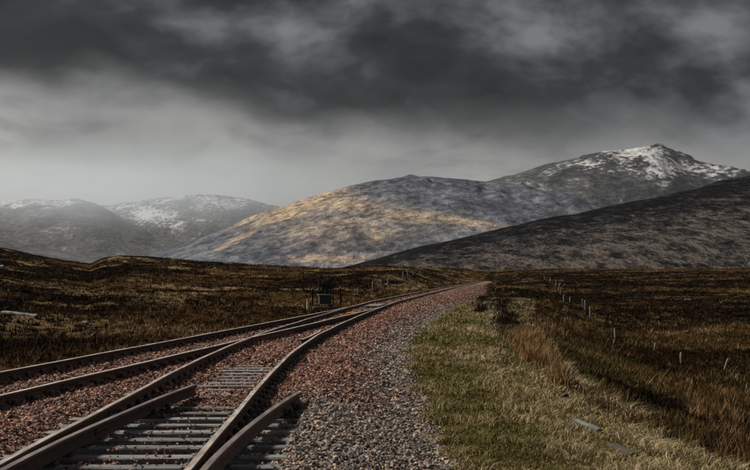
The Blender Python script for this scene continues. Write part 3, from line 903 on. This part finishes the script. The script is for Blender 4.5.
for lx, tl, ht in ((-.27, .04, 1.62), (-.10, -.22, 1.36), (.04, -.16, 1.42), (.15, .10, 1.50), (.28, -.03, 1.66)):
    top = Vector((lx * 1.05, -0.05 + tl, ht))
    bot = Vector((lx, -0.03, 0.70))
    mb = MB()
    d = (top - bot)
    rotm = Matrix.Translation(bot) @ d.to_track_quat('Z', 'X').to_matrix().to_4x4()
    L = d.length
    mb.box(-0.027, 0.027, -0.045, 0.045, 0, L * .72, 0.004, M=rotm)
    lv = mb.build('lever', M_iron, lf)
    hm = MB()
    hm.tube(bot + d * .72, bot + d * 1.0, 0.028, 0.026, n=8)
    hm.tube(bot + d * .985, bot + d * 1.015, 0.032, 0.028, n=8)
    hm.build('handle', M_iron, lv, True)
    cm = MB()
    cm.box(-0.008, 0.008, 0.045, 0.058, L * .35, L * .9, 0.0, M=rotm)
    cm.build('catch_rod', M_iron, lv)
for sx_ in (-1, 1):
    mb = MB()
    mb.box(sx_ * .40 - .02, sx_ * .40 + .02, -0.05, 0.02, 0.13, 0.92, 0.008)
    mb.build('stanchion', M_iron, lf)

# ------------------------------------------------------------------ posts
def post_mesh(h, w_, seed, mat, slant=0.3):
    rs = random.Random(seed)
    mb = MB(); n = 6
    ring = []
    for i in range(n + 1):
        t_ = i / n
        q = w_ / 2 * (1.08 - 0.16 * t_)
        z = -0.3 + (h + 0.3) * t_
        r_ = []
        for a in range(8):
            an = a * math.pi / 4 + .39
            rad = q * (1.12 + rs.uniform(-.09, .09))
            zz = z + (slant * rad * math.cos(an) if i == n else 0)
            r_.append((rad * math.cos(an) + .02 * math.sin(t_ * 4 + seed), rad * math.sin(an), zz))
        ring += r_
    fs = [(i * 8 + j, i * 8 + (j + 1) % 8, (i + 1) * 8 + (j + 1) % 8, (i + 1) * 8 + j) for i in range(n) for j in range(8)]
    fs += [tuple(range(8))[::-1], tuple(n * 8 + j for j in range(8))]
    mb.add(ring, fs)
    return mb.mesh('fence_post', mat)
def post(px, py, hpx, lean, label, group, mat=None, wpx=2.2, cap=None, name='fence_post', cat='fence post'):
    X, Y, Z, ok = ray(px, py)
    X, Y, Z = float(X[0]), float(Y[0]), float(Z[0])
    h = hpx * Y / F
    w_ = min(0.14, max(0.06, 0.66 * wpx * Y / F))
    sd_ = int(px * 7 + py)
    me_ = post_mesh(h, w_, sd_, mat or M_post, random.Random(sd_).uniform(.2, .9))
    o = bpy.data.objects.new(name, me_)
    link(o)
    o.location = (X, Y, Z)
    o.rotation_euler = (R(random.Random(sd_).uniform(-6, 6)), R(lean), R(random.Random(sd_ + 1).uniform(0, 90)) * 0)
    tag(o, label, cat, group)
    return o
G1 = 'old posts of the fence line across the right moor'
order = ['first', 'second', 'third', 'fourth', 'fifth', 'sixth', 'seventh', 'eighth', 'ninth']
RIGHT = [  # px, py of the foot, height px, lean, material, wpx, label
    (746.5, 391, 7, 4, None, 3.0, 'low pale stump of a post at the right edge, nearest of the fence line'),
    (733, 376, 10, 24, M_darkpost, 2.6, 'dark wet post leaning hard right beside the bluish leaning one'),
    (724.5, 372.5, 14, 14, None, 3.0, 'bluish grey post leaning right at the edge of the green flat'),
    (681.7, 365, 12.5, -3, None, 3.2, 'stout pale post standing alone on the tussock bank at right'),
    (655, 350.5, 7.5, 2, None, 2.2, 'short pale post poking over the tussock bank, left of the stout one'),
    (636, 346, 4, 0, None, 1.8, 'tiny pale post top barely above the tussock bank'),
    (615, 339, 11, 1, None, 2.2, 'upright slim grey post in brown grass behind the tussock bank'),
    (604, 334, 9, -2, M_darkpost, 2.0, 'dark post beside the slim grey one in brown grass'),
    (590, 318, 11.5, 1, None, 2.2, 'tall pale post at the near end of the cluster of three'),
    (585, 311.5, 11, 1, None, 2.0, 'tall pale post in the middle of the cluster of three'),
    (582.5, 307.5, 8, -2, None, 1.8, 'pale post at the far end of the cluster of three'),
    (570, 303.5, 6.5, 3, None, 1.7, 'short pale post just left of the cluster of three'),
    (564, 303, 8, -3, None, 1.8, 'pale post paired with the short one above dark heather'),
    (560.5, 294.5, 7.5, 10, None, 1.7, 'right one of the crossed-looking leaning pair far along the fence'),
    (558.6, 290, 7, 14, None, 1.6, 'left one of the crossed-looking leaning pair far along the fence'),
    (555, 287, 7, 12, None, 1.6, 'right-leaning pale post before the leaning pair, third from the far end'),
    (550, 283.5, 5.5, 4, None, 1.5, 'pale post second from the far end of the right fence'),
    (544.5, 279.5, 5.5, -4, None, 1.5, 'pale post at the far end of the right fence, near the dark gate posts'),
]
for px, py, h, ln, mt, wp, lb in RIGHT:
    post(px, py, h, ln, lb, G1, mt, wp)
for px, py, h, lb in ((534.5, 279.5, 7, 'left dark gate post at the far end of the right fence'), (537.5, 279.5, 8, 'right dark gate post at the far end of the right fence')):
    post(px, py, h, 0, lb, 'gate posts at the far end of the right fence', M_darkpost, 1.8, name='gate_post', cat='post')
G2 = 'pale posts of the fence left of the track'
LEFT = [
    (357.8, 296, 8.5, 1, 'nearest pale post of the left fence, just right of the lever frame'),
    (372.8, 290, 9, 0, 'second pale post of the left fence, beyond the lever frame'),
    (381.3, 286.5, 7, 1, 'third pale post of the left fence from the lever frame'),
    (388, 284.5, 6, -2, 'fourth pale post of the left fence from the lever frame'),
    (393.8, 281, 5, -16, 'pale post leaning left in the left fence before the tan grass'),
    (402.6, 278.5, 7, 3, 'pale post of the left fence where the tan grass begins'),
    (407.7, 276.5, 6, -1, 'pale post of the left fence above the tan grass, third from its far end'),
    (413.2, 275.5, 5, 2, 'second last pale post of the left fence before the far heather'),
    (420, 275, 4.5, 2, 'farthest pale post of the left fence before the far heather'),
]
for px, py, h, ln, lb in LEFT:
    post(px, py, h, ln, lb, G2, None, 1.8)
# marker posts at the frame
o = post(307.8, 311.5, 12, -4, 'short white stake left of the lever frame, close to the rail', None, noisy_mat('white_paint', [(0.3, (0.45, 0.45, 0.43)), (0.7, (0.7, 0.7, 0.68))], 8), 1.7, name='marker_stake', cat='stake')
def capped(px, py, hpx, label):
    X, Y, Z, ok = ray(px, py)
    X, Y, Z = float(X[0]), float(Y[0]), float(Z[0])
    h = hpx * Y / F
    root = empty('capped_post', (X, Y, Z))
    tag(root, label, 'post', 'dark posts with pale caps by the lever frame')
    MB().box(-.05, .05, -.05, .05, -.2, h - .09, 0.01).build('shaft', M_iron, root)
    c = MB().box(-.075, .075, -.075, .075, h - .088, h, 0.02).build('cap', M_palebox, root)
    MB().box(-.02, .02, -.02, .02, h + .0005, h + .05, 0.004).build('knob', M_palebox, c)
capped(340.6, 305, 18, 'dark post with a pale cap right of the lever frame')
capped(312.6, 306.5, 18, 'dark post with a pale cap left of the lever frame')

# ------------------------------------------------------------------ timbers and rocks
def timber(px0, py0, px1, py1, thick, mat, name, label, cat, lift=0.0):
    X, Y, Z, ok = ray([px0, px1], [py0, py1])
    a = Vector((X[0], Y[0], Z[0])); b = Vector((X[1], Y[1], Z[1]))
    L = (b - a).length
    rs = random.Random(int(px0))
    n = 10; ring = []
    for i in range(n + 1):
        x = -L / 2 + L * i / n
        s = thick / 2 * (1 + rs.uniform(-.06, .06)) * (0.86 if i in (0, n) else 1)
        for q in range(8):
            an = q * math.pi / 4 + .39
            e = 1.22 if q % 2 else 1.05
            ring.append((x + rs.uniform(-.02, .02), s * e * math.cos(an) * 1.25, s * e * math.sin(an) * .8 + .003 * math.sin(i)))
    fs = [(i * 8 + j, (i + 1) * 8 + j, (i + 1) * 8 + (j + 1) % 8, i * 8 + (j + 1) % 8) for i in range(n) for j in range(8)]
    fs += [tuple(range(8)), tuple(n * 8 + j for j in range(7, -1, -1))]
    o = MB().add(ring, fs).build(name, mat)
    d = (b - a)
    o.rotation_euler = d.to_track_quat('X', 'Z').to_euler()
    o.location = (a + b) / 2 + Vector((0, 0, thick * .28 + lift))
    return tag(o, label, cat)
timber(3, 315, 37, 319.5, 0.17, M_greytimber, 'fallen_timber', 'weathered grey timber lying in heather at the left edge', 'timber', 0.05)
timber(573, 425, 600, 437, 0.06, M_greytimber, 'old_sleeper_plank', 'pale grey split plank lying on the grass bank edge', 'plank', 0.035)
timber(611, 449, 634, 458, 0.09, M_darkpost, 'dark_log', 'dark rotten log half hidden in grass near the bottom right', 'log', -0.005)
def rock(px, py, wpx, mat, label, hr=.7, seed=1):
    X, Y, Z, ok = ray(px, py)
    s = wpx / 2 * float(Y[0]) / F
    v, f = ico()
    # one subdivision for a worn angular rock
    vs = [Vector(p) for p in v]; cache = {}; fs = []
    def mid(a, b):
        kk = (min(a, b), max(a, b))
        if kk not in cache:
            vs.append(((vs[a] + vs[b]) / 2).normalized()); cache[kk] = len(vs) - 1
        return cache[kk]
    for a, b, c in f:
        ab, bc, ca = mid(a, b), mid(b, c), mid(c, a)
        fs += [(a, ab, ca), (b, bc, ab), (c, ca, bc), (ab, bc, ca)]
    rs = random.Random(seed)
    vs = [Vector((p.x, p.y * .8, p.z * hr)) * s * (1 + rs.uniform(-.16, .16)) for p in vs]
    o = MB().add(vs, fs).build('boulder', mat)
    o.location = (float(X[0]), float(Y[0]), float(Z[0]) + s * hr * .45)
    return tag(o, label, 'boulder', 'boulders in the moor grass')
rock(565, 400, 10, M_darkrock, 'black wet boulder at the foot of the orange rushes', .85, 3)
rock(556, 402, 7, M_darktimber, 'smaller brown stone just left of the black boulder', .6, 5)
rock(85.5, 324.5, 7, M_rock, 'small grey stone in heather right of the fallen timber', .6, 8)
rock(1.5, 270, 9, M_rock, 'pale boulder on the moor at the left edge under the skyline', .8, 9)
rock(450.5, 309, 5.5, M_rock, 'bluish grey stone on the verge at the top of the ballast', .9, 12)
rock(586, 416, 6, M_darkrock, 'dark stone behind the pale plank on the bank', .6, 15)

# ------------------------------------------------------------------ plants
def blades(X, Y, Z, H, W, lean, rn, segs=2):
    """curved tapering blades, all vectorised"""
    n = len(X)
    a = rng.uniform(0, 2 * np.pi, n)
    ld = rng.uniform(0, 2 * np.pi, n)
    lx, ly = np.cos(ld) * lean * H, np.sin(ld) * lean * H
    wx, wy = np.cos(a) * W / 2, np.sin(a) * W / 2
    if segs == 1:
        V = np.stack([np.stack([X - wx, Y - wy, Z], -1), np.stack([X + wx, Y + wy, Z], -1), np.stack([X + lx, Y + ly, Z + H], -1)], 1)
        Fb = np.array([(0, 1, 2)])
        own = 3
    else:
        m = 0.55
        V = np.stack([np.stack([X - wx, Y - wy, Z], -1), np.stack([X + wx, Y + wy, Z], -1),
                      np.stack([X - wx * .7 + lx * .3, Y - wy * .7 + ly * .3, Z + H * m], -1), np.stack([X + wx * .7 + lx * .3, Y + wy * .7 + ly * .3, Z + H * m], -1),
                      np.stack([X + lx, Y + ly, Z + H * (1 - .25 * np.minimum(lean, 1))], -1)], 1)
        Fb = np.array([(0, 1, 3), (0, 3, 2), (2, 3, 4)])
        own = 5
    fs = (Fb[None] + (np.arange(n) * own)[:, None, None]).reshape(-1, 3)
    return V.reshape(-1, 3), fs, np.repeat(rn, own)
def plant_object(name, parts, mat, label, cat):
    vs, fs, rs, o = [], [], [], 0
    for v, f, r_ in parts:
        vs.append(v); fs.append(f + o); rs.append(r_); o += len(v)
    me = np_mesh(name, np.concatenate(vs), np.concatenate(fs), mat, {'rnd': np.clip(np.concatenate(rs), 0, 1)})
    return tag(link(bpy.data.objects.new(name, me)), label, cat, kind='stuff')

def fan_points(n, r0, r1_, pmin=-60, pmax=810):
    r = r0 * (r1_ / r0) ** rng.uniform(0, 1, n)
    px = rng.uniform(pmin, pmax, n)
    Y = r / np.sqrt(1 + ((px - 375) / F) ** 2)
    return (px - 375) / F * Y, Y
def clump(X, Y, S, H, per, width, lean, rn, jr=0.12, segs=1):
    """per blades around every clump centre"""
    n = len(X)
    rep = lambda q: np.repeat(q, per)
    a = rng.uniform(0, 2 * np.pi, n * per); q = np.sqrt(rng.uniform(0, 1, n * per)) * rep(S)
    x = rep(X) + np.cos(a) * q; y_ = rep(Y) + np.sin(a) * q
    hh = rep(H) * rng.uniform(.55, 1.15, n * per) * (1 - .45 * (q / rep(S)) ** 2)
    z = terrain(x, y_) - 0.02
    return blades(x, y_, z, hh, rep(width) * rng.uniform(.6, 1.3, n * per), rng.uniform(0.1, lean, n * per), rep(rn) + rng.normal(0, jr, n * per), segs)

# heather on both sides
X, Y = fan_points(76000, 19, 620)
d4 = X - r4(Y); dl = r1(Y) - X
hm_, gm_, vm_, sm_ = veg(X, Y)
d4 = d4 - sw(Y)
keep = ((d4 + rng.normal(0, 1.0, len(X)) - 0.5 > 6.0 - 3.0 * sst(Y, 55, 110)) & (d4 > 2.3) | (dl > 1.9) | (Y > 440)) & (rng.uniform(0, 1, len(X)) < 0.06 + 0.92 * hm_)
X, Y = X[keep], Y[keep]
r = np.hypot(X, Y)
S = 0.10 + 0.0016 * r * rng.uniform(.6, 1.4, len(X)); S = np.minimum(S, .8)
H = (0.13 + 0.0006 * r) * rng.uniform(.5, 1.4, len(X)); H = np.minimum(H, .42)
rn = fbm(X / 3, Y / 6, 3, 83) * 1.2 - 0.25 + rng.normal(0, .12, len(X))
hp = [clump(X, Y, S, H, 12, 0.014 + 0.00055 * r, 1.1, rn)]
# darker bushes on the bank edge right of the line
bx, by_ = [], []
for cx, cy, sx2, sy2, n in ((508, 324, 9, 9, 110), (484, 300, 9, 3, 40), (505, 305, 10, 9, 60), (482, 309, 6, 3, 25), (640, 312, 60, 3, 200), (530, 296, 14, 3, 100), (395, 283, 9, 1.2, 60)):
    q = rng.normal(0, 1, (n, 2))
    bx.append(cx + q[:, 0] * sx2 * .6); by_.append(cy + q[:, 1] * sy2 * .6)
X, Y, Z, ok = ray(np.concatenate(bx), np.concatenate(by_))
k_ = (X - r4(Y) > 2.6) | (r1(Y) - X > 2)
X, Y = X[k_], Y[k_]; r = np.hypot(X, Y)
hp.append(clump(X, Y, np.full(len(X), .3), rng.uniform(.2, .5, len(X)), 20, 0.010 + 0.0005 * r, 0.9, rng.normal(.42, .2, len(X))))
plant_object('heather', hp, M_heather, 'dark brown heather covering both sides of the moor', 'heather')

# straw-coloured moor grass
X, Y = fan_points(42000, 17, 600)
X2, Y2 = fan_points(26000, 20, 130, 520, 810)
X = np.concatenate([X, X2]); Y = np.concatenate([Y, Y2])
d4 = X - r4(Y); dl = r1(Y) - X
hm_, gm_, vm_, sm_ = veg(X, Y)
d4 = d4 - sw(Y)
keep = ((d4 > 5.2 - 3.0 * sst(Y, 55, 110)) | (dl > 1.3) | (Y > 440)) & (rng.uniform(0, 1, len(X)) < 0.10 + 0.9 * (1 - hm_)) & (gm_ < .75)
X, Y = X[keep], Y[keep]; r = np.hypot(X, Y)
S = np.minimum(0.07 + 0.0014 * r, .7); H = (0.16 + 0.0006 * r) * rng.uniform(.5, 1.4, len(X)); H = np.minimum(H, .45)
rn = -0.12 + fbm(X / 4 + 9, Y / 8, 3, 87) * 1.3 + rng.normal(0, .1, len(X)) - 0.24 * sst(d4[keep], 0, 10) * (1 - 0.5 * sst(Y, 70, 120))
gp = [clump(X, Y, S, H, 11, 0.008 + 0.0005 * r, 1.2, rn)]
plant_object('moor_grass', gp, M_straw, 'dry straw-coloured grass tussocks scattered over the moor', 'grass')

# verge grass right of the ballast
n = 190000
Y = 11.0 * (125 / 11.0) ** (rng.uniform(0, 1, n) ** 1.25)
d = 1.75 + rng.uniform(0, 1, n) ** 1.1 * (3.3 + 0.035 * np.minimum(Y, 50))
X = r4(Y) + d + sw(Y)
px = 375 + F * X / Y
thin = sst(d + (fbm(X / .55, Y / .8, 4, 95) - .5) * 3.0, 1.5, 2.9)
k_ = (px < 800) & (rng.uniform(0, 1, n) < thin)
X, Y, d = X[k_], Y[k_], d[k_]
hm_, gm_, vm_, sm_ = veg(X, Y)
tuft = fbm(X / .45, Y / .6, 3, 97)
H = (0.045 + 0.085 * sst(tuft, .4, .75)) * rng.uniform(.5, 1.5, len(X)) * (1 + 0.5 * sst(d, 3.6, 6.0))
W = 0.0035 + 0.00036 * Y
rn = 0.56 - 0.46 * gm_ + 0.0 * sst(d, 3.0, 5.0) - 0.12 * sst(d, 5.5, 8) + (tuft - .5) * .8 + rng.normal(0, .2, len(X))
X3, Y3 = fan_points(22000, 25, 120, 480, 810)
h3, g3, v3, s3 = veg(X3, Y3)
k3 = ((g3 > .3) | (rng.uniform(0, 1, len(X3)) < .75 * sst(fbm(X3 / 4, Y3 / 6, 3, 49), .4, .6))) & (X3 - r4(Y3) > 5.6)
X3, Y3 = X3[k3], Y3[k3]
plant_object('verge_grass', [clump(X3, Y3, np.full(len(X3), .2), rng.uniform(.1, .22, len(X3)), 10, 0.006 + .0004 * Y3, 1.2, rng.normal(.03, .10, len(X3))), blades(X, Y, terrain(X, Y) - .012, H, W, rng.uniform(.3, 1.9, len(X)), rn, 2)], M_verge, 'short olive and straw grass on the verge right of the ballast', 'grass')

# rushes along the foot of the bank
cx, cy = [], []
for a, b_, sx2, sy2, n in ((535, 366, 15, 16, 1100), (548, 388, 14, 9, 500), (522, 345, 10, 10, 350), (600, 400, 26, 14, 200), (655, 436, 60, 14, 500), (720, 440, 50, 26, 900), (560, 330, 30, 6, 300), (690, 375, 50, 8, 300)):
    q = rng.normal(0, 1, (n, 2))
    cx.append(a + q[:, 0] * sx2 * .6); cy.append(b_ + q[:, 1] * sy2 * .6)
X, Y, Z, ok = ray(np.concatenate(cx), np.concatenate(cy))
pxs = np.concatenate(cx)
k_ = (X - r4(Y) > 5.0) & (Y < 150) & (rng.uniform(0, 1, len(X)) < sst(fbm(X / 1.6, Y / 3, 3, 47), .38, .6))
X, Y, pxs = X[k_], Y[k_], pxs[k_]
rn = np.where(pxs < 580, 0.78, 0.34) + rng.normal(0, .12, len(X))
H = np.where(pxs < 580, .50, .30) * rng.uniform(.5, 1.2, len(X))
X5, Y5 = fan_points(2600, 26, 130, 540, 810)
k5 = (X5 - r4(Y5) > 9) & (rng.uniform(0, 1, len(X5)) < sst(fbm(X5 / 5, Y5 / 7, 3, 43), .45, .62))
X5, Y5 = X5[k5], Y5[k5]
plant_object('rushes', [clump(X5, Y5, rng.uniform(.15, .4, len(X5)), rng.uniform(.2, .5, len(X5)), 22, np.full(len(X5), .010) + .0003 * Y5, .9, rng.choice([.1, .4, .8], len(X5)) + rng.normal(0, .1, len(X5)), .14, 1), clump(X, Y, np.full(len(X), .16), H, 11, np.full(len(X), .010) + .0002 * Y, .55, rn, .14, 2)], M_rush, 'tall orange-brown rushes at the foot of the grass bank', 'rushes')

# ------------------------------------------------------------------ haze
hz = MB().box(-17500, 17500, -17500, 17500, -30, 720)
mt = bpy.data.materials.new('haze_air'); mt.use_nodes = True
t = NT(mt.node_tree)
pv = t.n('ShaderNodeVolumePrincipled', {'Color': (0.84, 0.91, 1.0, 1), 'Density': 1.5e-5, 'Anisotropy': 0.7})
t.n('ShaderNodeOutputMaterial', {'Volume': pv.outputs[0]})
tag(hz.build('haze', mt), 'thin grey rain haze over the whole moor', 'haze', kind='stuff')

# a rain shower drifting in front of the left mountains
sv_, sf_ = ico()
vs = [Vector(p) for p in sv_]; fs = [tuple(q) for q in sf_]
for _ in range(3):
    cache = {}; nf = []
    def mid_pt(a, b):
        kk = (min(a, b), max(a, b))
        if kk not in cache:
            vs.append(((vs[a] + vs[b]) / 2).normalized()); cache[kk] = len(vs) - 1
        return cache[kk]
    for a, b, c in fs:
        ab, bc, ca = mid_pt(a, b), mid_pt(b, c), mid_pt(c, a)
        nf += [(a, ab, ca), (b, bc, ab), (c, ca, bc), (ab, bc, ca)]
    fs = nf
mt = bpy.data.materials.new('rain_air'); mt.use_nodes = True
t = NT(mt.node_tree)
oc = t.n('ShaderNodeTexCoord').outputs['Object']
ln = t.n('ShaderNodeVectorMath', {0: oc}, operation='LENGTH').outputs['Value']
den = t.m('MULTIPLY', t.ss(ln, 1.0, 0.1), 7.5e-4)
pv = t.n('ShaderNodeVolumePrincipled', {'Color': (0.80, 0.90, 1.0, 1), 'Density': den, 'Anisotropy': 0.45})
t.n('ShaderNodeOutputMaterial', {'Volume': pv.outputs[0]})
rs_o = MB().add(vs, fs).build('rain_shower', mt, None, True)
rs_o.location = (-1250, 7200, 445)
rs_o.scale = (1750, 1000, 270)
tag(rs_o, 'pale rain shower veiling the snowy mountains at left', 'rain', kind='stuff')
